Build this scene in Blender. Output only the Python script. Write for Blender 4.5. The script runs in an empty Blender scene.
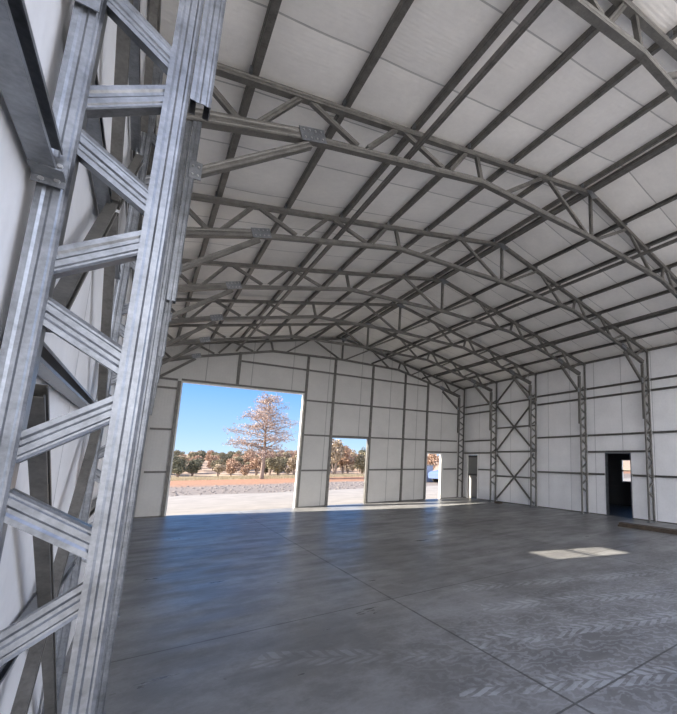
import bpy, bmesh, math, random
from mathutils import Vector, Matrix, noise

C = bpy.context.scene.collection
W_IN, X_OUT_L, X_OUT_R = 0.25, 0.095, 12.735     # chord spacing, outer chord centres
BAY = 2.6193
EAVE, RISE, RX = 5.47, 0.235, 6.37              # top chord line
FR = [i * BAY for i in range(7)]
YEND = 15.79
XL, XR = 0.045, 12.785
YF = -2.72

def ztop(x):
    return EAVE + RISE * x if x <= RX else EAVE + RISE * RX - (EAVE + RISE * RX - 5.50) * (x - RX) / (12.70 - RX)
def zroof(x):
    return ztop(x) + 0.125

# ------------------------------------------------------------------ materials
def mat(name):
    m = bpy.data.materials.new(name); m.use_nodes = True
    nt = m.node_tree; b = nt.nodes['Principled BSDF']
    return m, nt, b
def N(nt, t, **k):
    n = nt.nodes.new(t)
    for a, v in k.items(): setattr(n, a, v)
    return n
def lk(nt, a, b): nt.links.new(a, b)
def coords(nt, scale=(1, 1, 1), kind='Object'):
    tc = N(nt, 'ShaderNodeTexCoord'); mp = N(nt, 'ShaderNodeMapping'); mp.inputs['Scale'].default_value = scale
    lk(nt, tc.outputs[kind], mp.inputs[0]); return mp.outputs[0]
def noise_n(nt, vec, scale, detail=4, rough=.55):
    n = N(nt, 'ShaderNodeTexNoise'); n.inputs['Scale'].default_value = scale
    n.inputs['Detail'].default_value = detail; n.inputs['Roughness'].default_value = rough
    lk(nt, vec, n.inputs['Vector']); return n.outputs['Fac']
def ramp(nt, fac, stops):
    r = N(nt, 'ShaderNodeValToRGB'); e = r.color_ramp.elements
    while len(e) < len(stops): e.new(.5)
    for i, (p, c) in enumerate(stops):
        e[i].position = p; e[i].color = (*c, 1) if len(c) == 3 else c
    lk(nt, fac, r.inputs[0]); return r.outputs[0]
def math_n(nt, op, a, b=None, c=None, clamp=False):
    n = N(nt, 'ShaderNodeMath', operation=op); n.use_clamp = clamp
    for i, v in enumerate((a, b, c)):
        if v is None: continue
        if isinstance(v, (int, float)): n.inputs[i].default_value = v
        else: lk(nt, v, n.inputs[i])
    return n.outputs[0]
def mix(nt, f, a, b):
    n = N(nt, 'ShaderNodeMix', data_type='RGBA')
    if isinstance(f, (int, float)): n.inputs[0].default_value = f
    else: lk(nt, f, n.inputs[0])
    for i, v in ((6, a), (7, b)):
        if isinstance(v, tuple): n.inputs[i].default_value = (*v, 1)
        else: lk(nt, v, n.inputs[i])
    return n.outputs[2]
def bump(nt, b, h, strength, dist=.02, prev=None):
    n = N(nt, 'ShaderNodeBump'); n.inputs['Strength'].default_value = strength; n.inputs['Distance'].default_value = dist
    lk(nt, h, n.inputs['Height'])
    if prev is not None: lk(nt, prev, n.inputs['Normal'])
    lk(nt, n.outputs[0], b.inputs['Normal']); return n.outputs[0]

def m_galv(name, base, metal, rough):
    m, nt, b = mat(name)
    v = coords(nt); n1 = noise_n(nt, v, 9, 5, .6); n2 = noise_n(nt, v, 60, 3, .6)
    f = math_n(nt, 'ADD', math_n(nt, 'MULTIPLY', n1, .65), math_n(nt, 'MULTIPLY', n2, .35))
    d = tuple(c * .62 for c in base); l = tuple(min(1, c * 1.34) for c in base)
    lk(nt, ramp(nt, f, [(.32, d), (.68, l)]), b.inputs['Base Color'])
    b.inputs['Metallic'].default_value = metal
    lk(nt, math_n(nt, 'MULTIPLY_ADD', n1, .25, rough - .12), b.inputs['Roughness'])
    bump(nt, b, n1, .12, .01)
    return m
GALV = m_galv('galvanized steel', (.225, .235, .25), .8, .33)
GALV_D = m_galv('dark galvanized steel', (.165, .157, .143), .45, .46)  # darker, warmer and less metallic than the other galvanized steel
BOLT = m_galv('zinc bolt', (.5, .5, .5), .85, .3)

def m_liner(name, base, axis, seam, off, ribs=.075, bstr=.35, rough=.42, ribamp=.05):
    """white foil-faced liner: fine ribs, sheet seams every `seam` metres along `axis`"""
    m, nt, b = mat(name)
    g = N(nt, 'ShaderNodeNewGeometry'); s = N(nt, 'ShaderNodeSeparateXYZ'); lk(nt, g.outputs['Position'], s.inputs[0])
    u = s.outputs[axis]
    k = math_n(nt, 'FRACT', math_n(nt, 'DIVIDE', math_n(nt, 'SUBTRACT', u, off - 100 * seam), seam))
    d = math_n(nt, 'MULTIPLY', math_n(nt, 'ABSOLUTE', math_n(nt, 'SUBTRACT', k, .5)), 2)        # 1 at the seam
    line = math_n(nt, 'GREATER_THAN', d, 1 - .022 / seam)
    soft = math_n(nt, 'POWER', d, 14)
    n1 = noise_n(nt, g.outputs['Position'], 1.3, 4, .6); n2 = noise_n(nt, g.outputs['Position'], 14, 3, .6)
    col = ramp(nt, math_n(nt, 'ADD', math_n(nt, 'MULTIPLY', n1, .7), math_n(nt, 'MULTIPLY', n2, .3)),
               [(.3, tuple(c * .9 for c in base)), (.7, tuple(min(1, c * 1.06) for c in base))])
    col = mix(nt, math_n(nt, 'MULTIPLY', line, .62), col, tuple(c * .3 for c in base))
    lk(nt, col, b.inputs['Base Color']); b.inputs['Roughness'].default_value = rough
    b.inputs['Specular IOR Level'].default_value = .45
    rib = math_n(nt, 'SINE', math_n(nt, 'MULTIPLY', u, 2 * math.pi / ribs))
    h = math_n(nt, 'ADD', math_n(nt, 'MULTIPLY', rib, ribamp), math_n(nt, 'ADD', math_n(nt, 'MULTIPLY', n2, .35), math_n(nt, 'MULTIPLY', n1, 1.6)))
    h = math_n(nt, 'SUBTRACT', h, math_n(nt, 'MULTIPLY', soft, .9))
    bump(nt, b, h, bstr, .03)
    return m
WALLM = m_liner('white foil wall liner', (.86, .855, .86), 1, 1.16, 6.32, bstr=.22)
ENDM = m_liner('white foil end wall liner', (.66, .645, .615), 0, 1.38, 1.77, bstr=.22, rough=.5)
CEILM = m_liner('white foil roof insulation', (.90, .87, .825), 1, 1.06, .79, ribs=.052, bstr=.22, ribamp=.10)

def m_plain(name, base, rough=.6, var=.12, scale=6, metal=0, bs=.1):
    m, nt, b = mat(name)
    f = noise_n(nt, coords(nt), scale, 5, .6)
    lk(nt, ramp(nt, f, [(.3, tuple(c * (1 - var) for c in base)), (.7, tuple(min(1, c * (1 + var)) for c in base))]), b.inputs['Base Color'])
    b.inputs['Roughness'].default_value = rough; b.inputs['Metallic'].default_value = metal
    if bs: bump(nt, b, f, bs, .02)
    return m

def m_concrete():
    m, nt, b = mat('polished dusty concrete')
    g = N(nt, 'ShaderNodeNewGeometry'); P = g.outputs['Position']
    s = N(nt, 'ShaderNodeSeparateXYZ'); lk(nt, P, s.inputs[0]); x, y = s.outputs[0], s.outputs[1]
    big = noise_n(nt, P, .55, 6, .6); mid = noise_n(nt, P, 2.6, 6, .65); fine = noise_n(nt, P, 28, 4, .7)
    base = ramp(nt, math_n(nt, 'ADD', math_n(nt, 'MULTIPLY', big, .55), math_n(nt, 'ADD', math_n(nt, 'MULTIPLY', mid, .33), math_n(nt, 'MULTIPLY', fine, .12))),
                [(.36, (.125, .122, .12)), (.47, (.165, .161, .156)), (.54, (.225, .222, .218)), (.66, (.29, .288, .285))])
    # swirled dust smears
    dv = N(nt, 'ShaderNodeTexWave', wave_type='BANDS', bands_direction='DIAGONAL', wave_profile='SIN')
    dv.inputs['Scale'].default_value = 3.2; dv.inputs['Distortion'].default_value = 16; dv.inputs['Detail'].default_value = 5
    dv.inputs['Detail Scale'].default_value = 1.6; lk(nt, P, dv.inputs['Vector'])
    near = N(nt, 'ShaderNodeMapRange'); near.interpolation_type = 'SMOOTHSTEP'; lk(nt, y, near.inputs[0])
    near.inputs[1].default_value = 4.2; near.inputs[2].default_value = 1.2
    right = N(nt, 'ShaderNodeMapRange'); right.interpolation_type = 'SMOOTHSTEP'; lk(nt, x, right.inputs[0])
    right.inputs[1].default_value = 1.6; right.inputs[2].default_value = 4.0
    zone = math_n(nt, 'MULTIPLY', near.outputs[0], right.outputs[0])
    sm = ramp(nt, dv.outputs['Fac'], [(.62, (0, 0, 0)), (.82, (1, 1, 1))])
    smv = math_n(nt, 'MULTIPLY', math_n(nt, 'MULTIPLY', sm, mid), math_n(nt, 'MULTIPLY', zone, .85))
    col = mix(nt, smv, base, (.36, .365, .37))
    # tractor tread chevrons along two tracks
    def track(x0, y0, ang, half, pitch, lo, hi):
        ca, sa = math.cos(ang), math.sin(ang)
        dx = math_n(nt, 'SUBTRACT', x, x0); dy = math_n(nt, 'SUBTRACT', y, y0)
        u = math_n(nt, 'ADD', math_n(nt, 'MULTIPLY', dx, ca), math_n(nt, 'MULTIPLY', dy, sa))
        v = math_n(nt, 'SUBTRACT', math_n(nt, 'MULTIPLY', dy, ca), math_n(nt, 'MULTIPLY', dx, sa))
        v = math_n(nt, 'ADD', v, math_n(nt, 'MULTIPLY', math_n(nt, 'SUBTRACT', big, .5), .35))
        av = math_n(nt, 'ABSOLUTE', v)
        ph = math_n(nt, 'FRACT', math_n(nt, 'DIVIDE', math_n(nt, 'ADD', math_n(nt, 'ADD', u, 50), math_n(nt, 'MULTIPLY', av, 1.1)), pitch))
        bar = math_n(nt, 'GREATER_THAN', ph, .42)
        inb = math_n(nt, 'LESS_THAN', av, half); mid0 = math_n(nt, 'GREATER_THAN', av, .012)
        r = math_n(nt, 'MULTIPLY', math_n(nt, 'MULTIPLY', bar, inb), mid0)
        r = math_n(nt, 'MULTIPLY', r, math_n(nt, 'GREATER_THAN', u, lo)); r = math_n(nt, 'MULTIPLY', r, math_n(nt, 'LESS_THAN', u, hi))
        wear = ramp(nt, mid, [(.36, (0, 0, 0)), (.56, (1, 1, 1))])
        return math_n(nt, 'MULTIPLY', r, wear)
    for a, k in (((2.6, 1.26, math.radians(-33), .13, .13, 0, 4.5), .62), ((2.9, 2.0, math.radians(-22), .15, .15, .3, 6), .5),
                 ((3.6, 2.9, math.radians(-28), .14, .14, .4, 5), .5), ((4.2, 3.5, math.radians(-24), .15, .15, 0, 6), .42), ((1.4, 2.9, math.radians(-36), .15, .14, 0, 2.4), .25)):
        col = mix(nt, math_n(nt, 'MULTIPLY', track(*a), k), col, (.42, .43, .44))
    # saw-cut control joints
    jn = None
    for src, q0 in ((x, 3.18), (x, 7.6), (y, 3.72), (y, .50), (y, 8.6), (y, 12.6)):
        wob = math_n(nt, 'MULTIPLY', math_n(nt, 'SUBTRACT', fine, .5), .01)
        dd = math_n(nt, 'ABSOLUTE', math_n(nt, 'SUBTRACT', math_n(nt, 'ADD', src, wob), q0))
        j = math_n(nt, 'LESS_THAN', dd, .011)
        jn = j if jn is None else math_n(nt, 'MAXIMUM', jn, j)
    col = mix(nt, math_n(nt, 'MULTIPLY', jn, .75), col, (.035, .033, .03))
    # small dark spots
    vo = N(nt, 'ShaderNodeTexVoronoi'); vo.inputs['Scale'].default_value = 2.3; lk(nt, P, vo.inputs['Vector'])
    sp = math_n(nt, 'MULTIPLY', math_n(nt, 'LESS_THAN', vo.outputs['Distance'], .055), math_n(nt, 'GREATER_THAN', mid, .52))
    col = mix(nt, math_n(nt, 'MULTIPLY', sp, .7), col, (.03, .03, .03))
    lk(nt, col, b.inputs['Base Color'])
    mp = N(nt, 'ShaderNodeMapping'); mp.inputs['Rotation'].default_value = (0, 0, .25); mp.inputs['Scale'].default_value = (.6, 2.2, 1); lk(nt, P, mp.inputs[0])
    stk = noise_n(nt, mp.outputs[0], 1.1, 6, .68)
    rg = math_n(nt, 'MULTIPLY_ADD', stk, .75, .02)
    lk(nt, math_n(nt, 'ADD', rg, math_n(nt, 'MULTIPLY', zone, .14)), b.inputs['Roughness'])
    b.inputs['Specular IOR Level'].default_value = .38
    bump(nt, b, math_n(nt, 'ADD', mid, math_n(nt, 'MULTIPLY', fine, .3)), .10, .02)
    return m
CONC = m_concrete()

def m_ground():
    m, nt, b = mat('dry dirt, gravel and grass')
    g = N(nt, 'ShaderNodeNewGeometry'); P = g.outputs['Position']
    s = N(nt, 'ShaderNodeSeparateXYZ'); lk(nt, P, s.inputs[0])
    n1 = noise_n(nt, P, .35, 6, .65); n2 = noise_n(nt, P, 3.0, 6, .7); n3 = noise_n(nt, P, .12, 5, .6)
    y = math_n(nt, 'ADD', s.outputs[1], math_n(nt, 'MULTIPLY', math_n(nt, 'SUBTRACT', n1, .5), 7))
    t = math_n(nt, 'DIVIDE', y, 100, clamp=True)
    zone = ramp(nt, t, [(.0, (.55, .52, .47)), (.2, (.25, .225, .205)), (.245, (.24, .22, .20)), (.255, (.145, .12, .105)), (.325, (.15, .122, .108)), (.35, (.23, .112, .058)),  # first stop: unseen ground behind the camera, paled to bounce light inside
                        (.425, (.25, .115, .058)), (.44, (.40, .31, .18)), (.52, (.33, .235, .165)), (1, (.30, .205, .15))])
    v = ramp(nt, n2, [(.3, (.55, .55, .55)), (.7, (1.25, 1.25, 1.25))])
    mm = N(nt, 'ShaderNodeMix', data_type='RGBA', blend_type='MULTIPLY'); mm.inputs[0].default_value = .8
    lk(nt, zone, mm.inputs[6]); lk(nt, v, mm.inputs[7])
    lk(nt, mm.outputs[2], b.inputs['Base Color']); b.inputs['Roughness'].default_value = .95
    bump(nt, b, n2, .5, .08)
    return m
GROUND = m_ground()
APRON = m_plain('pale gravel apron', (.215, .195, .175), .9, .16, 1.2)
LEAFC = {}
def m_leaf(name, c1, c2):
    if name in LEAFC: return LEAFC[name]
    m, nt, b = mat(name)
    g = N(nt, 'ShaderNodeNewGeometry')
    lk(nt, ramp(nt, g.outputs['Random Per Island'], [(0, c1), (1, c2)]), b.inputs['Base Color'])
    b.inputs['Roughness'].default_value = .9
    b.inputs['Subsurface Weight'].default_value = 0
    LEAFC[name] = m; return m
L_PINK = m_leaf('dry pinkish pine needles', (.25, .175, .14), (.44, .335, .28))
L_RUST = m_leaf('rusty oak leaves', (.24, .15, .10), (.38, .25, .17))
L_TAN = m_leaf('tan scrub leaves', (.25, .19, .125), (.38, .30, .21))
L_OLIVE = m_leaf('olive scrub leaves', (.13, .115, .07), (.23, .195, .125))
L_DARK = m_leaf('dark juniper needles', (.055, .06, .04), (.13, .12, .075))
L_STRAW = m_leaf('straw grass', (.38, .30, .17), (.55, .46, .29))
BARK = m_plain('grey brown bark', (.17, .125, .10), .9, .3, 12, bs=.4)
TIMBER = m_plain('old dark timber', (.075, .055, .038), .8, .35, 9, bs=.3)
DOORG = m_plain('grey painted door', (.17, .17, .165), .55, .06, 3)
DOORL = m_plain('light grey door panel', (.25, .24, .23), .5, .06, 3)
DARK = m_plain('dark door rail', (.03, .03, .03), .6, .1, 3)  # near-black colour of the door's top and middle rails
WHITE = m_plain('white painted trim', (.78, .77, .74), .45, .04, 5)
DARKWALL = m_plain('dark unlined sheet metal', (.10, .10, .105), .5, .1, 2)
CARB = m_plain('blue car paint', (.10, .14, .25), .35, .05, 2, bs=0)
CARG = m_plain('dark car glass', (.02, .025, .03), .1, .05, 2, bs=0)
RUB = m_plain('black rubber', (.02, .02, .02), .8, .1, 5)
SHED = m_plain('blue grey corrugated sheet', (.22, .25, .33), .6, .1, 2)
def m_glass():
    m = bpy.data.materials.new('clear glazing'); m.use_nodes = True; nt = m.node_tree; nt.nodes.clear()
    o = N(nt, 'ShaderNodeOutputMaterial'); t = N(nt, 'ShaderNodeBsdfTransparent'); g = N(nt, 'ShaderNodeBsdfGlossy')
    g.inputs['Roughness'].default_value = .02; x = N(nt, 'ShaderNodeMixShader'); x.inputs[0].default_value = .08
    lk(nt, t.outputs[0], x.inputs[1]); lk(nt, g.outputs[0], x.inputs[2]); lk(nt, x.outputs[0], o.inputs[0]); return m
GLASS = m_glass()

# ------------------------------------------------------------------ helpers
def box(bm, lo, hi):
    vs = [bm.verts.new((x, y, z)) for x in (lo[0], hi[0]) for y in (lo[1], hi[1]) for z in (lo[2], hi[2])]
    for f in ((0, 1, 3, 2), (4, 6, 7, 5), (0, 4, 5, 1), (2, 3, 7, 6), (0, 2, 6, 4), (1, 5, 7, 3)):
        bm.faces.new([vs[i] for i in f])
def cprofile(w, d, lip=.014, t=.003, groove=True, outlip=False):
    """cee section, web at b=0, open towards +b; shallow stiffening grooves in the web"""
    g = min(.0045, w * .06)
    h = w / 2
    web = [(-h, 0)]
    if groove: web += [(-.30 * w, 0), (-.20 * w, g), (-.06 * w, g), (.02 * w, 0), (.24 * w, 0), (.30 * w, g * .8), (.38 * w, g * .8)]
    web += [(h, 0)]
    path = [(-h + lip, d), (-h, d)] + web + [(h, d), (h - lip, d)]
    if outlip: path[0] = (-h - lip, d); path[-1] = (h + lip, d)
    # offset inwards by t
    inner = []
    for i, (a, b) in enumerate(path):
        p = Vector((a, b)); n = Vector((0, 0))
        for j, k in ((i - 1, i), (i, i + 1)):
            if 0 <= j and k < len(path):
                e = Vector(path[k]) - Vector(path[j])
                if e.length > 1e-9:
                    e.normalize(); n += Vector((-e.y, e.x))
        if n.length < 1e-6: n = Vector((0, 1))
        n.normalize(); inner.append(tuple(p + n * t * 1.2))
    return path + inner[::-1]
def beam(bm, p0, p1, open_dir, w, d, lip=.014, t=.003, groove=True, shift=0.0, outlip=False):
    """extrude the cee from p0 to p1; its web faces away from open_dir; shift moves it along open_dir"""
    p0, p1 = Vector(p0), Vector(p1); z = (p1 - p0).normalized()
    o = Vector(open_dir); o = (o - z * o.dot(z)).normalized(); a = o.cross(z)
    prof = cprofile(w, d, lip, t, groove, outlip)
    r0 = [bm.verts.new(p0 + a * u + o * (v + shift)) for u, v in prof]
    r1 = [bm.verts.new(p1 + a * u + o * (v + shift)) for u, v in prof]
    n = len(prof)
    for i in range(n):
        j = (i + 1) % n
        bm.faces.new((r0[i], r0[j], r1[j], r1[i]))
    h = n // 2
    for r in (r0, r1):                          # end caps as strips
        for i in range(h - 1):
            bm.faces.new((r[i], r[i + 1], r[n - 2 - i], r[n - 1 - i]))
def bolt(bm, p, nrm, r=.009, h=.007):
    nrm = Vector(nrm).normalized(); q = nrm.to_track_quat('Z', 'Y').to_matrix().to_4x4()
    M = Matrix.Translation(Vector(p) + nrm * h / 2) @ q
    bmesh.ops.create_cone(bm, cap_ends=True, segments=8, radius1=r, radius2=r * .8, depth=h, matrix=M)
def mk(name, bm, m, parent=None, smooth=False, loc=None):
    bmesh.ops.recalc_face_normals(bm, faces=bm.faces)
    me = bpy.data.meshes.new(name); bm.to_mesh(me); bm.free(); me.materials.append(m)
    if smooth:
        for p in me.polygons: p.use_smooth = True
    o = bpy.data.objects.new(name, me); C.objects.link(o)
    if parent: o.parent = parent
    if loc: o.location = loc
    return o
def tag(o, label, cat, group=None, kind=None):
    o['label'] = label; o['category'] = cat
    if group: o['group'] = group
    if kind: o['kind'] = kind
    return o
def empty(name, loc=(0, 0, 0)):
    o = bpy.data.objects.new(name, None); C.objects.link(o); o.location = loc; o.empty_display_size = .2; return o
def kids(o): return [c for c in bpy.data.objects if c.parent == o]
def copy_tree(o, parent=None, kmap=None):
    c = o.copy(); C.objects.link(c); c.parent = parent
    for ch in kids(o): copy_tree(ch, c)
    return c
def struct(name, bm, m, smooth=False):
    o = mk(name, bm, m, smooth=smooth); o['kind'] = 'structure'; return o
B = bmesh.new
ORD = ['first', 'second', 'third', 'fourth', 'fifth', 'sixth', 'seventh', 'eighth', 'ninth', 'tenth', 'eleventh', 'twelfth']
FROM_END = {6: 'against the far end wall', 5: 'one frame in front of the end wall', 4: 'two frames in front of the end wall', 3: 'three frames in front of the end wall',
            2: 'four frames in front of the end wall', 1: 'first behind the foreground frame', 0: 'nearest of all, in the foreground'}

# ------------------------------------------------------------------ lattice columns
# local frame: outer chord centre at x=0, inwards +x (side=+1) or -x (side=-1)
def make_column(side):
    root = empty('lattice_column')
    s = side; W_IN = .25 if s > 0 else .285; cw, cd = (.070, .060) if s > 0 else (.056, .052)
    bm = B(); beam(bm, (0, -cd / 2, .012), (0, -cd / 2, 5.46), (0, 1, 0), cw, cd); mk('outer_chord', bm, GALV, root)
    bm = B(); beam(bm, (s * W_IN, -cd / 2, .012), (s * W_IN, -cd / 2, 5.02), (0, 1, 0), cw, cd); mk('inner_chord', bm, GALV, root)
    # web struts; nodes fitted on the foreground column
    zi = [.98 + .575 * k for k in range(7)]; zo = [.69 + .575 * k for k in range(8)]
    a = .075
    def strut(x0, z0, x1, z1):
        bm = B(); beam(bm, (s * x0, -.024, z0), (s * x1, -.024, z1), (0, 1, 0), .076 if s > 0 else .046, .046, lip=.014, groove=True); mk('diagonal_strut', bm, GALV, root)
    e0, e1 = .004, W_IN - .004
    for k in range(7):
        strut(e0, zo[k] + a * .8, e1, zi[k] - a * .8)
        strut(e1, zi[k] + a * .8, e0, zo[k + 1] - a * .8)
    # reinforcing sleeve on the inner face
    bm = B(); sw = .064 if s > 0 else .06; x0 = s * (W_IN + cw / 2 + sw / 2 + .002)
    beam(bm, (x0, -.045, 3.22), (x0, -.045, 5.0), (0, 1, 0), sw, .085, lip=.02); mk('reinforcing_sleeve', bm, GALV, root)
    bm = B(); box(bm, (min(-.05 * s, s * (W_IN + .05)), -.075, 0), (max(-.05 * s, s * (W_IN + .05)), .075, .012)); bp = mk('base_plate', bm, GALV, root)
    for x in (-.02 * s, s * .125, s * (W_IN + .02)):
        bm = B(); bolt(bm, (x, -.062, .012), (0, 0, 1), .010, .02); mk('anchor_bolt', bm, BOLT, bp)
    # clips with rivets where the girts meet the outer chord
    return root
colL = make_column(1); colR = make_column(-1)
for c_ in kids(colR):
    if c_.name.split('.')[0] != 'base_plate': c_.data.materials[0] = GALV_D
for i in range(7):
    for side, proto in ((1, colL), (-1, colR)):
        o = proto if i == 0 else copy_tree(proto)
        o.location = (X_OUT_L if side > 0 else X_OUT_R, FR[i], 0)
        if i == 0 and side > 0: o.location.x -= .017; o.rotation_euler.y = .0095      # the photo's column stands a hair out of plumb
        nm = 'left' if side > 0 else 'right'
        if i == 0 and side > 0: lab = 'large galvanized lattice column filling the left foreground, leaning across the picture'
        elif side > 0: lab = 'galvanized lattice column on the left wall, ' + FROM_END[i]
        else: lab = ('galvanized lattice column on the right wall, ' + FROM_END[i])
        tag(o, lab, 'column', nm + ' wall lattice columns')
# nearest right-hand frame stands outside the picture but carries its truss

# ------------------------------------------------------------------ roof trusses
def tc_z(x): return ztop(x)
BOT = [(.40, 4.99), (1.38, 5.335), (2.50, 5.68), (3.76, 5.945), (RX, 6.045), (8.97, 5.985), (10.20, 5.70), (11.40, 5.385), (12.40, 5.10)]
def bz(x):
    for (a, za), (b, zb) in zip(BOT, BOT[1:]):
        if a <= x <= b: return za + (zb - za) * (x - a) / (b - a)
    return BOT[0][1]
def make_truss():
    root = empty('roof_truss', (RX, 0, 0)); X = lambda x: x - RX
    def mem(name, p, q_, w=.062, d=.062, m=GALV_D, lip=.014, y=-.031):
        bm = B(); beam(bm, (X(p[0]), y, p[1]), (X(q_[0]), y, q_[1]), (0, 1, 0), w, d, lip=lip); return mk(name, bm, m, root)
    mem('top_chord', (.06, tc_z(.06)), (RX, tc_z(RX)), .074, .084, y=-.042)
    mem('top_chord', (RX, tc_z(RX)), (12.765, tc_z(12.765)), .074, .084, y=-.042)
    # bottom chord, one mesh per straight run
    for (a, b) in (((1.2, bz(1.2)), (3.76, 5.945)), ((3.76, 5.945), (RX, 6.045)), ((RX, 6.045), (8.97, 5.985)), ((8.97, 5.985), (11.55, bz(11.55)))):
        mem('bottom_chord', a, b, .074, .084, y=-.042)
    for a, b in (((.36, 4.975), (1.52, 5.385)), ((11.28, 5.42), (12.44, 5.085))):
        mem('haunch_chord', a, b, .120, .10, lip=.02, y=-.052)
    tops = [.34, 1.285, 1.385, 2.39, 2.50, 3.47, 3.66, 5.03, 5.20, 7.54, 7.72, 9.05, 9.22, 10.1, 10.24, 11.37, 11.50, 12.46]
    bots = [.79, .90, 1.93, 2.05, 3.10, 3.21, 3.75, 4.22, 6.24, 6.50, 8.48, 8.97, 9.50, 9.65, 10.70, 10.85, 11.88, 12.0]
    prs = [(0, 0), (1, 1), (2, 2), (3, 3), (4, 4), (5, 5), (6, 6), (7, 7), (8, 8), (9, 9), (10, 10), (11, 11), (12, 12), (13, 13), (14, 14), (15, 15), (16, 16), (17, 17)]
    for a, b in prs:
        mem('web_strut', (bots[b], bz(bots[b]) + .02), (tops[a], tc_z(tops[a]) - .02), .056, .056, y=-.028)
    mem('web_strut', (RX, 6.05), (RX, tc_z(RX) - .02), .056, .056, y=-.028)
    for sx, x in ((1, 1.43), (-1, 11.33)):
        bm = B(); z = bz(x); sl = .33 * sx
        d = Vector((1, 0, sl)).normalized(); n = Vector((-d.z, 0, d.x))
        c = Vector((X(x), -.062, z))
        vs = []
        for y0 in (-.004, .004):
            for u, v in ((-.13, -.075), (.13, -.075), (.13, .075), (-.13, .075)):
                vs.append(bm.verts.new(c + d * u + n * v + Vector((0, y0, 0))))
        for f in ((0, 1, 2, 3), (7, 6, 5, 4), (0, 4, 5, 1), (1, 5, 6, 2), (2, 6, 7, 3), (3, 7, 4, 0)): bm.faces.new([vs[i] for i in f])
        sp = mk('splice_plate', bm, GALV, root)
        for u in (-.09, -.03, .03, .09):
            for v in (-.04, .04):
                bm = B(); bolt(bm, c + d * u + n * v + Vector((0, -.004, 0)), (0, -1, 0), .011, .012); mk('bolt', bm, BOLT, sp)
    bm = B(); vs = []
    z = tc_z(RX)
    for y0 in (-.052, -.044):
        for u, v in ((-.18, -.03), (.0, -.14), (.18, -.03), (0, .03)): vs.append(bm.verts.new((u, y0, z + v)))
    for f in ((0, 1, 2, 3), (7, 6, 5, 4), (0, 4, 5, 1), (1, 5, 6, 2), (2, 6, 7, 3), (3, 7, 4, 0)): bm.faces.new([vs[i] for i in f])
    mk('ridge_plate', bm, GALV, root)
    return root
tr = make_truss()
for i in range(7):
    o = tr if i == 0 else copy_tree(tr)
    o.location = (RX, FR[i], 0)
    lab = {0: 'nearest galvanized roof truss, only its middle crossing the top right corner',
           1: 'galvanized roof truss, first one spanning the whole picture behind the foreground column'}.get(i, 'galvanized lattice roof truss spanning the shed, ' + FROM_END[i])
    tag(o, lab, 'truss', 'lattice roof trusses')

# knee braces
def make_knee(s):
    r = empty('knee_brace')
    bm = B(); beam(bm, (s * .025, -.036, 4.44), (s * .97, -.036, 5.255), (0, 1, 0), .075, .070, lip=.018); mk('brace_channel', bm, GALV_D, r)
    bm = B(); box(bm, (min(.0, .09 * s), -.048, 4.38), (max(.0, .09 * s), -.040, 4.55)); p = mk('end_plate', bm, GALV, r)
    for dx, dz in ((.025, 4.42), (.065, 4.42), (.025, 4.50), (.065, 4.50)):
        bm = B(); bolt(bm, (s * dx, -.048, dz), (0, -1, 0), .010, .01); mk('bolt', bm, BOLT, p)
    return r
kL, kR = make_knee(1), make_knee(-1)
for i in range(7):
    for s, k in ((1, kL), (-1, kR)):
        o = k if i == 0 else copy_tree(k)
        o.location = (.446 if s > 0 else 12.362, FR[i], 0)
        o['label'] = '%s side knee brace, frame %s' % ('left' if s > 0 else 'right', FROM_END[i].replace('frame', 'place'))
        o['category'] = 'brace'; o['group'] = 'knee braces at the column heads'

# ------------------------------------------------------------------ purlins and longitudinal struts
PL = [.86, 1.775, 2.655, 3.53, 4.36, 5.24, 6.12]
PR = [7.44, 8.32, 9.22, 10.10, 10.98, 11.90]
Y0P, Y1P = YF + .03, YEND - .02
def purlin(x, lab, lower=False):
    z = ztop(x) + .039; up = Vector((0, 0, 1))
    sl = RISE if x < RX else -(EAVE + RISE * RX - 5.50) / (12.70 - RX)
    n = Vector((-sl, 0, 1)).normalized(); tdir = Vector((1, 0, sl)).normalized()
    r = empty('roof_purlin', (x, 0, z))
    bm = B(); o = tdir if x < RX else -tdir
    beam(bm, n * .040 + Vector((0, Y0P, 0)) - o * .03, n * .040 + Vector((0, Y1P, 0)) - o * .03, o, .076, .058, lip=.014)
    mk('purlin_channel', bm, GALV_D, r)
    for k in range(7):
        bm = B(); c = Vector((0, FR[k] - .05, 0)) + n * .03 - o * .04
        box(bm, (c.x - .012, c.y - .03, c.z - .045), (c.x + .012, c.y + .03, c.z + .03)); mk('clip', bm, GALV, r)
    tag(r, lab, 'purlin', 'roof purlins')
for k, x in enumerate(PL): purlin(x, 'long galvanized purlin under the left roof slope, %s up from the left eave' % ORD[k])
for k, x in enumerate(PR): purlin(x, 'long galvanized purlin under the right roof slope, %s down from the ridge' % ORD[k])
def long_strut(name, x, z, w, lab, od=(0, 0, 1), d=.06, y0=Y0P):
    bm = B(); beam(bm, (0, y0, 0), (0, Y1P, 0), od, w, d, lip=.014)
    o = mk(name, bm, GALV_D, loc=(x, 0, z)); tag(o, lab, 'beam')
long_strut('eave_strut', .09, 5.50, .075, 'galvanized eave strut along the top of the left wall')
long_strut('eave_strut', 12.725, 5.505, .075, 'galvanized eave strut along the top of the right wall')
long_strut('ridge_beam', RX, ztop(RX) + .028, .13, 'broad galvanized ridge beam running over the apexes of all trusses', d=.06)
long_strut('bottom_chord_strut', 2.585, 5.725, .052, 'long strut lying on the trusses’ bottom chords left of the ridge', d=.055)
long_strut('bottom_chord_strut', 10.27, 5.735, .060, 'long strut lying on the trusses’ bottom chords near the right wall', d=.055)
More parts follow.
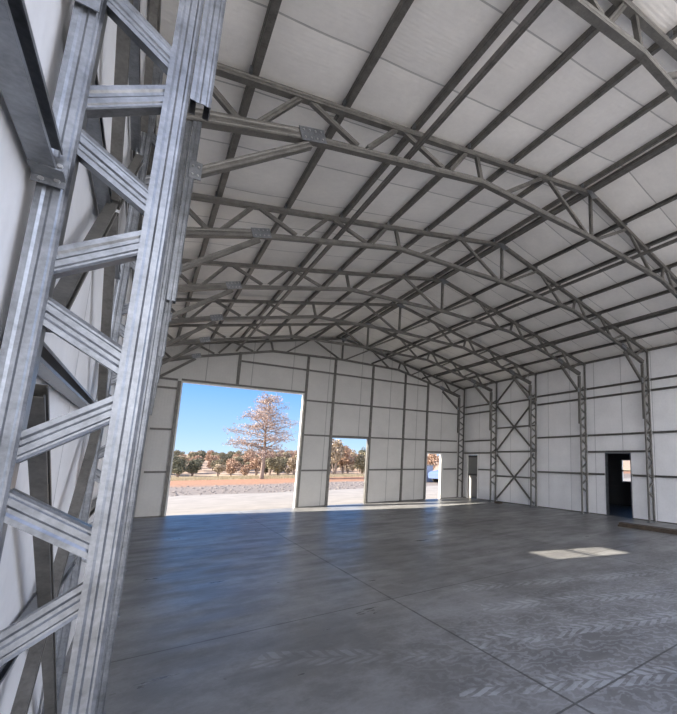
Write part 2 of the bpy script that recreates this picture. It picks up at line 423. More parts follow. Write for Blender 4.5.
long_strut('bottom_chord_strut', 7.70, 6.055, .055, 'long strut lying on the trusses’ bottom chords just right of the ridge', d=.055)

# ------------------------------------------------------------------ wall girts and braces
def girt(p0, p1, od, lab, group, name='wall_girt', w=.066, rivets=False):
    p0, p1 = Vector(p0), Vector(p1)
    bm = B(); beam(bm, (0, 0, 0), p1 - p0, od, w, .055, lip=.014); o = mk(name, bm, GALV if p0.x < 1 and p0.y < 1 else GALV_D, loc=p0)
    tag(o, lab, 'girt', group); return o
LV = {0: 'lowest', 1: 'second', 2: 'third', 3: 'fourth'}
bayname = {1: 'between the second and third columns behind the camera side', 2: 'beside the dark doorway', 3: 'in the bay just beyond the dark doorway', 5: 'in the corner bay by the grey door'}
RG = {0: [1.41, 2.795, 4.18, 4.53], 1: [1.41, 2.795, 4.18, 4.53], 2: [2.20, 2.795, 4.18, 4.53], 3: [1.41, 2.795, 4.18, 4.53], 4: [1.15, 2.24, 3.33, 4.46], 5: [2.20, 2.795, 4.18, 4.53]}
bn = {0: 'in the nearest right bay', 1: 'in the bay at the right picture edge', 2: 'in the bay with the dark doorway', 3: 'in the plain bay beyond the dark doorway', 4: 'in the cross-braced bay', 5: 'in the corner bay with the grey door'}
for b in range(1, 6):
    for k, z in enumerate(RG[b]):
        girt((12.77, FR[b] + .06, z), (12.77, FR[b + 1] - .06, z), (-1, 0, 0), '%s wall girt up the right wall %s' % (['lowest', 'second', 'third', 'topmost'][k] if b not in (2, 5) else ['door header', 'second', 'third', 'topmost'][k], bn[b]), 'right wall girts')
for b, y0, y1, side in ((2, 5.24 + .06, 5.98, 'near'), (2, 7.09, 7.86 - .06, 'far'), (5, 13.10 + .06, 14.46, 'near')):
    girt((12.77, y0, 1.41), (12.77, y1, 1.41), (-1, 0, 0), 'short low girt on the %s side of the %s' % (side, 'dark doorway' if b == 2 else 'grey corner door'), 'right wall girts')
LG = {-1: [1.41, 2.795, 4.18], 0: [1.15, 2.24, 3.33, 4.46], 1: [1.41, 2.795, 4.18, 4.53], 2: [1.41, 2.795], 3: [1.41, 2.795, 4.18, 4.53], 4: [1.41, 2.795, 4.18, 4.53], 5: [1.41, 2.795, 4.18, 4.53]}
for b, zs in LG.items():
    for k, z in enumerate(zs):
        y0 = YF + .05 if b < 0 else FR[b] + .06
        if b == -1 and z != 2.795: continue
        o = girt((.06, y0, z), (.06, FR[b + 1] - .06 if b >= 0 else -.05, z), (1, 0, 0), ('broad galvanized girt coming down from the top left corner to the foreground column' if b < 0 else
             '%s left wall girt in the %s bay along' % (['lowest', 'second', 'third', 'topmost'][k], ORD[b])), 'left wall girts', w=.095 if b < 0 else .066)
        if b < 0:
            bm = B(); box(bm, (.125 - .06, 2.72 - .03, -.047), (.129 - .06, 2.62 - .0, .047)) ; 
            bm.free()
# bracket with four rivets where that girt lands on the foreground column
r = empty('girt_bracket', (.095, -.05, 2.795))
bm = B(); box(bm, (-.036, .002, -.075), (.036, .006, .02)); mk('plate', bm, GALV, r)
bm = B(); box(bm, (-.036, -.065, -.052), (.036, .004, -.047)); mk('flange', bm, GALV, r)
for dx, dz in ((-.018, -.02), (.018, -.005), (-.016, -.062), (.018, -.055)):
    bm = B(); bolt(bm, (dx, .002, dz), (0, -1, 0), .008, .006); mk('rivet', bm, BOLT, r)
tag(r, 'small riveted bracket joining girt to the foreground column', 'bracket')
r = empty('splice_bracket', (.095, -.05, 3.46))
bm = B(); box(bm, (-.040, .001, -.085), (.040, .006, .085)); mk('plate', bm, GALV, r)
for dx in (-.018, .018):
    for dz in (-.05, -.01, .04):
        bm = B(); bolt(bm, (dx, .001, dz + dx * .3), (0, -1, 0), .008, .006); mk('rivet', bm, BOLT, r)
tag(r, 'riveted splice plate near the top of the foreground column’s outer chord', 'bracket')

def xbrace(x, od, y0, y1, z0, z1, lab, half=False):
    yc, zc = (y0 + y1) / 2, (z0 + z1) / 2
    r = empty('cross_brace', (x, yc, z0)); h = (y1 - y0) / 2
    pts = [(-h, 0), (h, 0), (-h, z1 - z0), (h, z1 - z0)]
    for (py, pz) in (pts[:2] if half else pts):
        c = Vector((0, 0, z1 - z0 if half else (z1 - z0) / 2)); p = Vector((0, py, pz)); d = (c - p).normalized()
        bm = B(); beam(bm, p + d * .07, c - d * .05, od, .060, .045, lip=.014); mk('brace_strut', bm, GALV_D, r)
        bm = B(); s = .055; q = p + d * .05
        box(bm, (q.x - .003, q.y - s, q.z - s), (q.x + .003, q.y + s, q.z + s)); g = mk('end_gusset', bm, GALV, r)
        sx = 1 if od[0] > 0 else -1
        for a in (-.022, .022):
            for b2 in (-.022, .022):
                bm = B(); bolt(bm, (q.x + .003 * (-sx) * -1, q.y + a, q.z + b2), (sx, 0, 0), .008, .007); mk('bolt', bm, BOLT, g)
    if not half:
        bm = B(); box(bm, (-.004, -.07, (z1 - z0) / 2 - .07), (.004, .07, (z1 - z0) / 2 + .07)); mk('centre_gusset', bm, GALV, r)
    tag(r, lab, 'brace', 'wall cross braces')
for (x, od, y0, y1, t) in ((12.735, (-1, 0, 0), FR[4] + .10, FR[5] - .06, 'right wall'), (.10, (1, 0, 0), FR[0] + .08, FR[1] - .08, 'left wall behind the foreground column')):
    xbrace(x, od, y0, y1, .10, 2.15, 'lower X-shaped steel brace on the ' + t)
    xbrace(x, od, y0, y1, 2.28, 4.38, 'upper X-shaped steel brace on the ' + t)
    xbrace(x, od, y0, y1, 4.55, 5.48, 'inverted V steel brace under the eave on the ' + t, half=True)

# ------------------------------------------------------------------ end wall framing
POSTS = [(1.07, 0, 5.20, 'left of the big doorway'), (2.72, 4.50, 5.75, 'above the big doorway'), (5.06, 0, 6.00, 'at the right jamb of the big doorway'), (6.14, 0, 6.05, 'left of the middle doorway'),
         (7.79, 0, 6.04, 'right of the middle doorway'), (9.38, 0, 5.93, 'in the solid part of the end wall'), (10.60, 0, 5.62, 'left of the narrow doorway')]
for x, z0, z1, t in POSTS:
    bm = B(); z1 = bz(max(.45, min(12.4, x))) if x > 1.2 else 4.43
    beam(bm, (0, -.03, 0), (0, -.03, z1 - z0), (0, 1, 0), .085, .06, lip=.016)
    o = mk('end_wall_post', bm, GALV_D, loc=(x, YEND - .035, z0)); tag(o, 'galvanized end wall post ' + t, 'post', 'end wall posts')
SEG = [(.47, 1.02), (1.12, 2.67), (2.77, 5.01), (5.11, 6.09), (6.19, 7.74), (7.84, 9.33), (9.43, 10.55), (10.65, 12.36)]
sn = ['left of the big doorway', '', 'over the big doorway', 'in the strip between the big and middle doorways', 'over the middle doorway', 'in the wide panel right of the middle doorway', 'in the panel left of the narrow doorway', 'in the corner panel']
def eg(x0, x1, z, lab):
    girt((x0, YEND - .060, z), (x1, YEND - .060, z), (0, 1, 0), lab, 'end wall girts', name='end_wall_girt', w=.062).data.materials[0] = GALV_D
for j in (0, 3, 5, 6): eg(*SEG[j], 1.41, 'lowest end wall girt ' + sn[j])
eg(11.60, 12.36, 1.41, 'lowest end wall girt right of the narrow doorway')
for j in (0, 3, 4, 5, 6, 7): eg(*SEG[j], 2.795, 'second end wall girt ' + sn[j])
for j in (0, 3, 4, 5, 6, 7): eg(*SEG[j], 4.17, 'third end wall girt ' + sn[j])
for j in (2, 3, 4, 5, 6): eg(*SEG[j], 5.40, 'topmost end wall girt ' + sn[j])
eg(.47, 1.02, 4.47, 'header girt left of the big doorway'); eg(1.12, 5.01, 4.49, 'header girt directly above the big doorway')
eg(10.65, 12.36, 2.23, 'header girt directly above the narrow doorway')

# ------------------------------------------------------------------ shell
def cells(bm, us, vs, holes, emit):
    us, vs = sorted(set(us)), sorted(set(vs))
    for a, b in zip(us, us[1:]):
        for c, d in zip(vs, vs[1:]):
            m_, n_ = (a + b) / 2, (c + d) / 2
            if any(h[0] < m_ < h[1] and h[2] < n_ < h[3] for h in holes): continue
            emit(a, b, c, d)
def wall_x(name, x0, x1, holes, m):
    bm = B(); us = [YF, YEND + .1]; vs = [0, 5.66]
    for h in holes: us += h[:2]; vs += h[2:]
    cells(bm, us, vs, holes, lambda a, b, c, d: box(bm, (x0, a, c), (x1, b, d)))
    bmesh.ops.remove_doubles(bm, verts=bm.verts, dist=1e-5); struct(name, bm, m)
HL = [(6.40, 7.28, 3.80, 4.80)]
HR = [(6.02, 7.05, -.01, 2.16), (14.50, 15.38, -.01, 2.12)]
wall_x('wall_left', XL - .10, XL, HL, WALLM)
wall_x('wall_right', XR, XR + .10, HR, WALLM)
HE = [(1.11, 5.02, -.01, 4.45), (6.18, 7.75, -.01, 2.76), (10.64, 11.52, -.01, 2.19)]
bm = B(); us = [XL, XR]; vs = [0, 5.45]
for h in HE: us += h[:2]; vs += h[2:]
cells(bm, us, vs, HE, lambda a, b, c, d: box(bm, (a, YEND, c), (b, YEND + .1, d)))
gp = [(XL, 5.45), (XR, 5.45), (XR, zroof(XR) + .02), (RX, zroof(RX) + .02), (XL, zroof(XL) + .02)]
a = [bm.verts.new((x, YEND, z)) for x, z in gp]; b = [bm.verts.new((x, YEND + .1, z)) for x, z in gp]
bm.faces.new(a); bm.faces.new(b[::-1])
for i in range(5): bm.faces.new((a[i], a[(i + 1) % 5], b[(i + 1) % 5], b[i]))
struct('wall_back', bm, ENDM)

# insulated roof: blanket sagging a little between purlins and bulging at its seams
bm = B(); xs = []
knots = [XL - .1, .12] + PL + [RX] + PR + [12.66, XR + .1]
rng = random.Random(4)
grid = []; sx = []
for a_, b_ in zip(knots, knots[1:]):
    for t in range(6): sx.append((a_ + (b_ - a_) * t / 6, math.sin(math.pi * t / 6)))
sx.append((knots[-1], 0))
ny = 150; rows = []
for j in range(ny + 1):
    y = YF - .1 + (YEND + .3 - YF) * j / ny
    d = abs(((y - .79) / 1.06 + 50) % 1 - .5) * 2; sy = 1 - d ** 6
    row = []
    for x, s in sx:
        w = noise.noise(Vector((x * 1.3, y * 1.1, 0))) * .010 + noise.noise(Vector((x * 5, y * 4, 3))) * .004
        row.append(bm.verts.new((x, y, zroof(x) - s * (.022 * sy + .004) - s * w)))
    rows.append(row)
for r0, r1 in zip(rows, rows[1:]):
    for i in range(len(r0) - 1): bm.faces.new((r0[i], r0[i + 1], r1[i + 1], r1[i]))
top = {}
ring = rows[0] + [r[-1] for r in rows[1:]] + rows[-1][:-1][::-1] + [r[0] for r in rows[1:-1]][::-1]
tv = [bm.verts.new((v.co.x, v.co.y, v.co.z + .12)) for v in ring]
for i in range(len(ring)):
    j = (i + 1) % len(ring); bm.faces.new((ring[i], ring[j], tv[j], tv[i]))
# roof skin
p = [(XL - .1, zroof(XL - .1) + .12), (RX, zroof(RX) + .12), (XR + .1, zroof(XR + .1) + .12)]
q_ = [[bm.verts.new((x, y, z)) for x, z in p] for y in (YF - .1, YEND + .2)]
bm.faces.new((q_[0][0], q_[0][1], q_[1][1], q_[1][0])); bm.faces.new((q_[0][1], q_[0][2], q_[1][2], q_[1][1]))
struct('ceiling', bm, CEILM, smooth=True)

bm = B(); box(bm, (XL - .1, YF - .3, -.2), (XR + .1, YEND + .12, 0)); struct('floor', bm, CONC)
# base channel strips
bm = B(); cells(bm, [YF, YEND, 6.02, 7.05, 14.5, 15.38], [0, .035], HR, lambda a, b, c, d: box(bm, (XR - .012, a, c), (XR, b, d))); struct('baseboard_right', bm, GALV_D)
bm = B(); cells(bm, [.1, 12.6, 1.11, 5.02, 6.18, 7.75, 10.64, 11.52], [0, .03], HE, lambda a, b, c, d: box(bm, (a, YEND - .012, c), (b, YEND, d))); struct('baseboard_back', bm, GALV_D)

# opening trims
def trim_end(n, x0, x1, z1, m, t=.045):
    bm = B()
    box(bm, (x0, YEND - .02, 0), (x0 + t, YEND + .13, z1)); box(bm, (x1 - t, YEND - .02, 0), (x1, YEND + .13, z1)); box(bm, (x0 + t, YEND - .02, z1 - t), (x1 - t, YEND + .13, z1))
    struct(n, bm, m)
trim_end('trim_1', 1.11, 5.02, 4.45, WHITE, .05); trim_end('trim_2', 6.18, 7.75, 2.76, GALV_D, .03); trim_end('trim_3', 10.64, 11.52, 2.19, WHITE, .05)
def trim_side(n, y0, y1, z1, m, t=.022):
    bm = B(); x0, x1 = XR - .03, XR + .11
    box(bm, (x0, y0, 0), (x1, y0 + t, z1)); box(bm, (x0, y1 - t, 0), (x1, y1, z1)); box(bm, (x0, y0 + t, z1 - t), (x1, y1 - t, z1))
    struct(n, bm, m)
trim_side('trim_4', 6.02, 7.05, 2.16, GALV); trim_side('trim_5', 14.50, 15.38, 2.12, WHITE)

# grey closed door in the corner
d = empty('door_1', (XR + .06, 14.94, 0)); d['kind'] = 'structure'
bm = B(); box(bm, (-.02, -.415, .01), (.02, .415, 2.09)); mk('door_leaf', bm, DOORG, d)
bm = B(); box(bm, (-.028, -.33, 1.20), (-.02, .33, 1.98)); mk('upper_panel', bm, DOORG, d)
bm = B(); box(bm, (-.028, -.33, .10), (-.02, .33, 1.10)); mk('lower_panel', bm, DOORL, d)
bm = B(); box(bm, (-.034, -.41, 1.11), (-.02, .41, 1.19)); mk('middle_rail', bm, DARK, d)
bm = B(); box(bm, (-.034, -.41, 1.99), (-.02, .41, 2.08)); mk('top_rail', bm, DARK, d)
bm = B(); bmesh.ops.create_uvsphere(bm, u_segments=12, v_segments=8, radius=.03, matrix=Matrix.Translation((-.06, -.34, 1.0))); mk('door_knob', bm, BOLT, d)

# windows
def window(n, x, y0, y1, z0, z1, thick=.06):
    r = empty(n, (x, (y0 + y1) / 2, z0)); r['kind'] = 'structure'; h = (y1 - y0) / 2; H = z1 - z0; t = .03
    bm = B(); X0, X1 = -thick / 2, thick / 2
    box(bm, (X0, -h, 0), (X1, -h + t, H)); box(bm, (X0, h - t, 0), (X1, h, H)); box(bm, (X0, -h + t, 0), (X1, h - t, t)); box(bm, (X0, -h + t, H - t), (X1, h - t, H))
    mk('window_frame', bm, WHITE, r)
    bm = B(); box(bm, (X0, -h + t, H * .5 - .02), (X1, h - t, H * .5 + .02)); mk('meeting_rail', bm, WHITE, r)
    bm = B(); box(bm, (-.003, -h + t, t), (.003, h - t, H * .5 - .02)); box(bm, (-.003, -h + t, H * .5 + .02), (.003, h - t, H - t)); mk('window_pane', bm, GLASS, r)
window('window_1', XL - .05, 6.40, 7.28, 3.80, 4.80)

# unlit side room beyond the right-hand doorway
XA = XR + .10; XB = 16.25
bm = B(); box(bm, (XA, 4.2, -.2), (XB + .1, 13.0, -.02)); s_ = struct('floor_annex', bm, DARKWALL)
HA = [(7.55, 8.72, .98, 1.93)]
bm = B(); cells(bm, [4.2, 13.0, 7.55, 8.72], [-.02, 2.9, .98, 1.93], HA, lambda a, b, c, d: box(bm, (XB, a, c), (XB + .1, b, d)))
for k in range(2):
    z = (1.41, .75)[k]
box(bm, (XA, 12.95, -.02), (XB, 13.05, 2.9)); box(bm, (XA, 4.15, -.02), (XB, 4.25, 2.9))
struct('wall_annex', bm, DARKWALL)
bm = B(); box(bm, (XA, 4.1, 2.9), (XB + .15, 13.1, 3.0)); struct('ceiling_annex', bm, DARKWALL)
window('window_2', XB + .05, 7.55, 8.72, .98, 1.93)
for k, z in enumerate((1.46, .78)):
    o = girt((XB - .02, 8.6 if k == 0 else 4.3, z), (XB - .02, 12.9, z), (-1, 0, 0), '%s dark girt seen through the dark doorway' % ('upper', 'lower')[k], 'side room girts')
    o.data.materials[0] = DARKWALL

# timbers on the floor
r = empty('timber_beam', (11.16, 4.3, 0))
bm = B(); box(bm, (-.10, -2.2, .0), (.0, 1.15, .055)); box(bm, (-.10, -2.2, .058), (-.0, 1.12, .105))
bmesh.ops.bevel(bm, geom=bm.edges[:], offset=.004, segments=1); mk('stacked_boards', bm, TIMBER, r)
bm = B(); box(bm, (.012, -2.2, 0), (.15, 1.18, .10)); bmesh.ops.bevel(bm, geom=bm.edges[:], offset=.005, segments=1); mk('rear_beam', bm, TIMBER, r)
tag(r, 'dark wooden beam lying on the floor by the right wall', 'timber')
bm = B(); box(bm, (-.10, -.16, 0), (.10, .16, .07)); bmesh.ops.bevel(bm, geom=bm.edges[:], offset=.008, segments=1)
o = mk('wood_block', bm, TIMBER, loc=(12.38, 12.45, 0)); tag(o, 'small dark wood block on the floor below the cross brace', 'block')

# ------------------------------------------------------------------ outside
def gh(x, y):
    r = max(0, min(1, (y - 44) / 40)); h = 1.7 * r * r * (3 - 2 * r)
    h += max(0, (y - 84)) * .01
    return -.03 + h + (noise.noise(Vector((x * .05, y * .05, 1))) * .7 * max(0, min(1, (y - 46) / 20)))
bm = B(); gx = [-90 + 260 * i / 90 for i in range(91)]; gy = [-80 + 260 * j / 110 for j in range(111)]
V = [[bm.verts.new((x, y, gh(x, y) - .02)) for x in gx] for y in gy]
for j in range(110):
    for i in range(90): bm.faces.new((V[j][i], V[j][i + 1], V[j + 1][i + 1], V[j + 1][i]))
struct('ground', bm, GROUND, smooth=True)
bm = B(); rg = random.Random(3); pts = [(-6, YEND + .12), (26, YEND + .12)] + [(26 - 32 * i / 24, 24.2 + rg.uniform(-.5, .5)) for i in range(25)]
a = [bm.verts.new((x, y, -.005)) for x, y in pts]; b = [bm.verts.new((x, y, -.06)) for x, y in pts]
bm.faces.new(a); 
for i in range(len(a)): bm.faces.new((a[i], a[(i + 1) % len(a)], b[(i + 1) % len(a)], b[i]))
struct('apron', bm, APRON)

def leafcloud(bm, rng, blobs, n, size):
    for _ in range(n):
        c, r = rng.choice(blobs)
        v = Vector((rng.gauss(0, 1), rng.gauss(0, 1), rng.gauss(0, 1))).normalized() * rng.uniform(.55, 1)
        p = Vector(c) + Vector((v.x * r[0], v.y * r[1], v.z * r[2]))
        s = size * rng.uniform(.6, 1.4)
        a = Vector((rng.gauss(0, 1), rng.gauss(0, 1), rng.gauss(0, 1))).normalized(); b = a.orthogonal().normalized()
        b = Matrix.Rotation(rng.uniform(0, 6.28), 3, a) @ b
        w = a.cross(b)
        bm.faces.new([bm.verts.new(p + b * s), bm.verts.new(p + w * s * .6), bm.verts.new(p - b * s), bm.verts.new(p - w * s * .6)])
def tube(bm, pts, rads, seg=6):
    prev = None
    for i, (p, r) in enumerate(zip(pts, rads)):
        p = Vector(p); d = (Vector(pts[min(i + 1, len(pts) - 1)]) - Vector(pts[max(i - 1, 0)])).normalized()
        u = d.orthogonal().normalized(); w = d.cross(u)
        ring = [bm.verts.new(p + (u * math.cos(t) + w * math.sin(t)) * r) for t in [2 * math.pi * k / seg for k in range(seg)]]
        if prev:
            for k in range(seg): bm.faces.new((prev[k], prev[(k + 1) % seg], ring[(k + 1) % seg], ring[k]))
        else: bm.faces.new(ring[::-1])
        prev = ring
    bm.faces.new(prev)
def make_bush(seed, leaf, w=1.6, h=1.8, n=1500, size=.065, name='shrub'):
    rng = random.Random(seed); r = empty(name)
    blobs = []
    for _ in range(9):
        a = rng.uniform(0, 6.28); q = rng.uniform(0, w * .32); z = rng.uniform(.3, .78) * h
        blobs.append(((math.cos(a) * q, math.sin(a) * q, z), (w * rng.uniform(.18, .3), w * rng.uniform(.18, .3), h * rng.uniform(.14, .24))))
    bm = B(); leafcloud(bm, rng, blobs, n, size); mk('foliage', bm, leaf, r)
    bm = B()
    for c, _ in blobs[:5]: tube(bm, [(0, 0, -.1), (c[0] * .4, c[1] * .4, c[2] * .5), c], [.05, .035, .012], 5)
    mk('stem', bm, BARK, r)
    return r
kinds = {'rust': (L_RUST, 'rust-brown leafy scrub oak on the dry slope beyond the doorway'), 'tan': (L_TAN, 'tan dry shrub on the pale slope beyond the doorway'),
         'olive': (L_OLIVE, 'olive green bushy shrub on the slope beyond the doorway'), 'dark': (L_DARK, 'dark green juniper bush on the slope beyond the doorway')}
rng = random.Random(11); protos = {k: [make_bush(10 * i + j, v[0]) for j in range(2)] for i, (k, v) in enumerate(kinds.items())}
used = set(); SPOT = []
def place(kind, x, y, s, sz=1.0, label=None, group=None):
    p = protos[kind][rng.randrange(2)]
    if p.name in used: o = copy_tree(p)
    else: o = p; used.add(p.name)
    SPOT.append((x, y, s)); o.location = (x, y, gh(x, y) - .05); o.scale = (s, s, s * sz); o.rotation_euler.z = rng.uniform(0, 6.28)
    tag(o, label or kinds[kind][1], 'shrub', group or ('%s shrubs on the slope' % kind))
# near line of bushes just behind the grass, matched to the doorway view
for (k, x, y, s, sz) in [('dark', 3.0, 47.5, 1.75, .95), ('dark', 4.2, 49, 1.5, .95), ('dark', 2.0, 49, 1.9, 1), ('olive', 5.0, 55, 1.4, .8), ('tan', 6.0, 47, 1.25, .9), ('rust', 7.3, 48.5, 1.5, .95),
                         ('olive', 6.6, 51, 1.5, .9), ('olive', 10.2, 46, 1.7, .95), ('olive', 11.3, 47.2, 1.55, 1), ('rust', 9.6, 49, 1.6, 1.05), ('tan', 12.5, 46, 1.7, 1.1), ('tan', 13.6, 45.5, 1.6, 1.1),
                         ('rust', 15.2, 42.0, 1.7, 1.2), ('tan', 16.6, 42.2, 1.9, 1.35), ('olive', 14.3, 47, 1.7, 1.1), ('rust', 17.8, 44, 1.8, 1.2), ('tan', 18.8, 46, 1.6, 1.1), ('olive', 19.6, 43, 1.6, 1),
                         ('rust', 27.0, 38.5, 2.0, 1.25), ('rust', 29.0, 41, 2.1, 1.3), ('tan', 25.0, 42, 1.8, 1.2)]:
    s *= .74 if x < 14.2 or x > 24 else 1.02; t_ = 0; y = max(y, 45.6)
    while t_ < 8 and any(math.hypot(x - a, y - b) < .72 * (s + c) for a, b, c in SPOT): y += .8; x += .2; t_ += 1
    place(k, x, y, s, sz)
for _ in range(2500):
    y = 46 + 46 * rng.random() ** 1.4; x = rng.uniform(-1, .5 * y - 2); s_ = rng.uniform(.6, 1.3)
    if len(SPOT) > 250 or any(math.hypot(x - a, y - b) < .76 * (s_ + c) for a, b, c in SPOT): continue
    place(rng.choice(['rust', 'tan', 'olive', 'rust', 'tan', 'rust', 'dark', 'olive']), x, y, s_, rng.uniform(.8, 1.1))
for k_, ps in protos.items():
    for p in ps:
        if p.name not in used: place(k_, rng.uniform(4, 12), 60, 1.2)

# tall dead-needled pine
def pine(loc, H=7.7, seed=5):
    rng = random.Random(seed); r = empty('pine_tree', loc)
    bm = B(); tube(bm, [(0, 0, -.3), (0, 0, .4), (.05, 0, 2.5), (-.05, 0, 4.6), (.05, .02, 6.2), (0, 0, H - .2)], [.24, .17, .13, .09, .05, .02], 8); mk('trunk', bm, BARK, r, smooth=True)
    bmb = B(); bml = B()
    n = 84
    for k in range(n):
        t = k / (n - 1); z = 1.9 + (H - 2.1) * t ** .9
        L = (2.5 + 3.0 * t) if t < .25 else (3.3 - 2.0 * (t - .25) / .55 if t < .8 else 1.3 - 3.0 * (t - .8))
        L *= rng.choice([.4, .6, .8, .95, 1, 1.08])
        a = k * 2.4 + rng.uniform(-.4, .4); d = Vector((math.cos(a), math.sin(a), rng.uniform(.0, .75)))
        p0 = Vector((0, 0, z)); pts = [p0 + d * L * u + Vector((0, 0, -.14 * L * u * u + .12 * rng.uniform(-1, 1))) for u in (0, .35, .7, 1)]
        tube(bmb, pts, [.05 * (1.2 - t), .035 * (1.2 - t), .022, .010], 5)
        for j in range(int(5 + L * 4)):
            u = rng.uniform(.25, 1); i = min(2, int(u * 3)); base = pts[i].lerp(pts[i + 1], u * 3 - i)
            side = Vector((rng.gauss(0, 1), rng.gauss(0, 1), rng.gauss(.15, .35))).normalized()
            q = base + side * rng.uniform(.15, .55) * (.6 + .2 * L)
            tube(bmb, [base, base.lerp(q, .5) + Vector((0, 0, .04)), q], [.014, .010, .005], 4)
            leafcloud(bml, rng, [(tuple(q), (.34, .34, .24))], 11, .052)
    mk('branches', bmb, BARK, r); mk('foliage', bml, L_PINK, r)
    tag(r, 'tall sparse pinkish-brown pine framed by the big doorway', 'tree')
pine((8.8, 42.0, -.1), 7.8)

# dry grass fringe
bm = B(); rg = random.Random(8)
for _ in range(9000):
    x = rg.uniform(-4, 34); y = 43.4 + rg.gauss(0, .5) ; h = rg.uniform(.12, .34); w = .05; z = gh(x, y) - .03; l = rg.uniform(-.1, .1)
    bm.faces.new([bm.verts.new((x - w, y, z)), bm.verts.new((x + w, y, z)), bm.verts.new((x + l, y + .03, z + h))])
o = mk('dry_grass', bm, L_STRAW); tag(o, 'strip of straw-coloured dry grass at the foot of the slope', 'grass', kind='stuff')
# rubble in the gravel strip
bm = B(); rg = random.Random(9)
for _ in range(500):
    x = rg.uniform(-2, 16); y = rg.uniform(25, 33); s = rg.uniform(.03, .10)
    bmesh.ops.create_icosphere(bm, subdivisions=1, radius=s, matrix=Matrix.Translation((x, y, gh(x, y) - .01)) @ Matrix.Diagonal((1, rg.uniform(.6, 1.2), .6, 1)))
o = mk('gravel_rubble', bm, m_plain('brown rubble', (.20, .17, .15), .9, .3, 4)); tag(o, 'loose brown rubble scattered over the gravel strip outside', 'rubble', kind='stuff')

# parked blue car and blue-grey shed glimpsed through the narrow doorway
def car(loc, rz):
    r = empty('car', loc); r.rotation_euler.z = rz
    prof = [(-2.1, .35), (-2.15, .75), (-1.9, .92), (-1.15, .98), (-.6, 1.38), (.9, 1.40), (1.6, 1.0), (2.1, .9), (2.15, .45), (2.05, .3)]
    bm = B(); a = [bm.verts.new((x, -.82, z)) for x, z in prof]; b = [bm.verts.new((x, .82, z)) for x, z in prof]
    bm.faces.new(a); bm.faces.new(b[::-1])
    for i in range(len(prof)): bm.faces.new((a[i], a[(i + 1) % len(prof)], b[(i + 1) % len(prof)], b[i]))
    bmesh.ops.bevel(bm, geom=bm.edges[:], offset=.05, segments=2); mk('car_body', bm, CARB, r)
    for y in (-.83, .81):
        bm = B(); pr = [(-1.0, 1.0), (-.55, 1.32), (.85, 1.33), (1.35, 1.02)]
        a = [bm.verts.new((x, y, z)) for x, z in pr]; b = [bm.verts.new((x, y + .02, z)) for x, z in pr]
        bm.faces.new(a); bm.faces.new(b[::-1])
        for i in range(4): bm.faces.new((a[i], a[(i + 1) % 4], b[(i + 1) % 4], b[i]))
        mk('side_window', bm, CARG, r)
    for x in (-1.35, 1.35):
        for y in (-.78, .78):
            bm = B(); bmesh.ops.create_cone(bm, cap_ends=True, segments=20, radius1=.33, radius2=.33, depth=.2, matrix=Matrix.Translation((x, y, .33)) @ Matrix.Rotation(math.pi / 2, 4, 'X'))
            w = mk('wheel', bm, RUB, r)
            bm = B(); bmesh.ops.create_cone(bm, cap_ends=True, segments=14, radius1=.18, radius2=.16, depth=.04, matrix=Matrix.Translation((x, y * 1.13, .33)) @ Matrix.Rotation(math.pi / 2, 4, 'X')); mk('hubcap', bm, BOLT, w)
    tag(r, 'blue car parked on the gravel, seen through the narrow doorway', 'car')
car((20.6, 28.2, -.03), .15)
r = empty('storage_shed', (18.3, 30.3, -.03))
bm = B(); box(bm, (-1.0, -.8, 0), (1.0, .8, 1.35)); 
for k in range(16): box(bm, (-.97 + k * .125, -.82, .02), (-.92 + k * .125, -.8, 1.33))
mk('shed_body', bm, SHED, r)
bm = B(); box(bm, (-1.06, -.88, 1.35), (1.06, .88, 1.42)); mk('shed_roof', bm, GALV_D, r)
bm = B(); box(bm, (-.3, -.84, .05), (.3, -.815, 1.2)); mk('shed_door', bm, DOORG, r)
tag(r, 'low blue-grey corrugated shed, seen through the narrow doorway', 'shed')

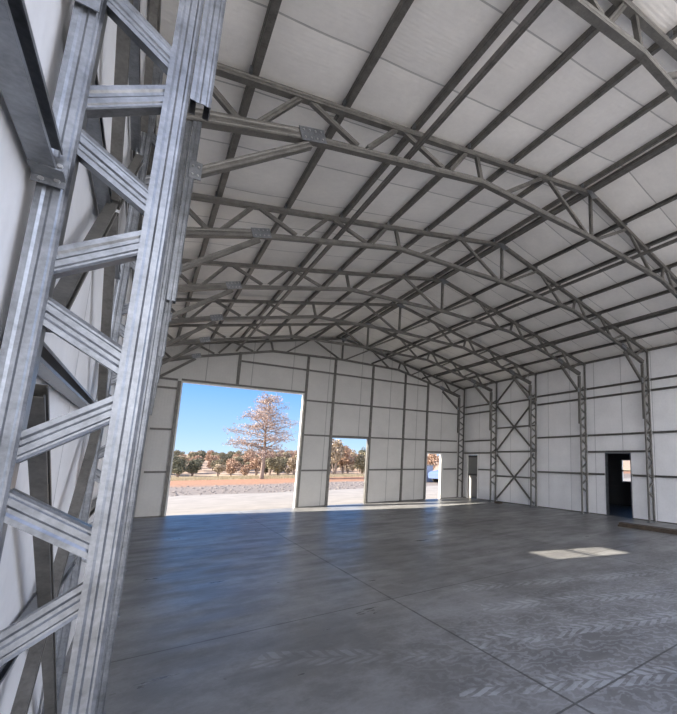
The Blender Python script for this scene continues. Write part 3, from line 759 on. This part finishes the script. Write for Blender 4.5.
# ------------------------------------------------------------------ light
SUN_E, SKY_E, BACK_BOOST = 16.5, .90, 3.0
sl = bpy.data.lights.new('sun', 'SUN'); sl.energy = SUN_E; sl.angle = math.radians(.55); sl.color = (1, .93, .82)
so = bpy.data.objects.new('sun', sl); C.objects.link(so)
so.rotation_euler = Vector((1, -.39, -.577)).to_track_quat('-Z', 'Y').to_euler(); so.location = (-20, 25, 20)
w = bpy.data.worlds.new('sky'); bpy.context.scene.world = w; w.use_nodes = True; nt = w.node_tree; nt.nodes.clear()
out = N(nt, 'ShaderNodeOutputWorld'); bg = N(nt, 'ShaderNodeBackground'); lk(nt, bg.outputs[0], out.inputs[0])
tc = N(nt, 'ShaderNodeTexCoord'); s = N(nt, 'ShaderNodeSeparateXYZ'); lk(nt, tc.outputs['Generated'], s.inputs[0])
col = ramp(nt, s.outputs[2], [(0, (.56, .76, .96)), (.05, (.40, .64, .98)), (.16, (.155, .43, .98)), (.6, (.10, .28, .80))])
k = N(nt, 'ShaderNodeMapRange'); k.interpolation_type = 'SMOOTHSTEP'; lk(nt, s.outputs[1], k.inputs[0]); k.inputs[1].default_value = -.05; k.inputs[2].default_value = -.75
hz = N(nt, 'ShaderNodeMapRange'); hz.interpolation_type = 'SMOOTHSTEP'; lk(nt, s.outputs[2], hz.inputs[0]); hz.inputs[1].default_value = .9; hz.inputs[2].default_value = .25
kk = math_n(nt, 'MULTIPLY', k.outputs[0], hz.outputs[0])  # bright pale band added to the sky behind the camera, lighting the interior
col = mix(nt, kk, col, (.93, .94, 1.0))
st = math_n(nt, 'MULTIPLY_ADD', kk, BACK_BOOST, SKY_E)
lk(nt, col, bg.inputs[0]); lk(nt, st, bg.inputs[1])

# ------------------------------------------------------------------ camera (solved from the frames, girts and doorways)
cam = bpy.data.cameras.new('camera'); co = bpy.data.objects.new('camera', cam); C.objects.link(co)
M = [[.7555927, .6465973, -.1048405], [-.6549947, .7477162, -.1090982], [.0078483, .1511038, .9884867]]
co.matrix_world = Matrix(((M[0][0], M[0][2], -M[0][1], .404), (M[1][0], M[1][2], -M[1][1], -1.8464), (M[2][0], M[2][2], -M[2][1], 1.8976), (0, 0, 0, 1)))
cam.sensor_fit = 'HORIZONTAL'; cam.sensor_width = 36; cam.lens = 414.0781 / 677 * 36
cam.shift_x = (338.5 - 505.8747) / 677; cam.shift_y = (396.2047 - 357) / 677
cam.clip_start = .02; cam.clip_end = 500
sc = bpy.context.scene; sc.camera = co
sc.view_settings.view_transform = 'Standard'; sc.view_settings.look = 'None'; sc.view_settings.gamma = 1; sc.view_settings.use_curve_mapping = False
sc.view_settings.exposure = 0.45
sc.cycles.max_bounces = 10; sc.cycles.diffuse_bounces = 6; sc.cycles.glossy_bounces = 4; sc.cycles.transparent_max_bounces = 8
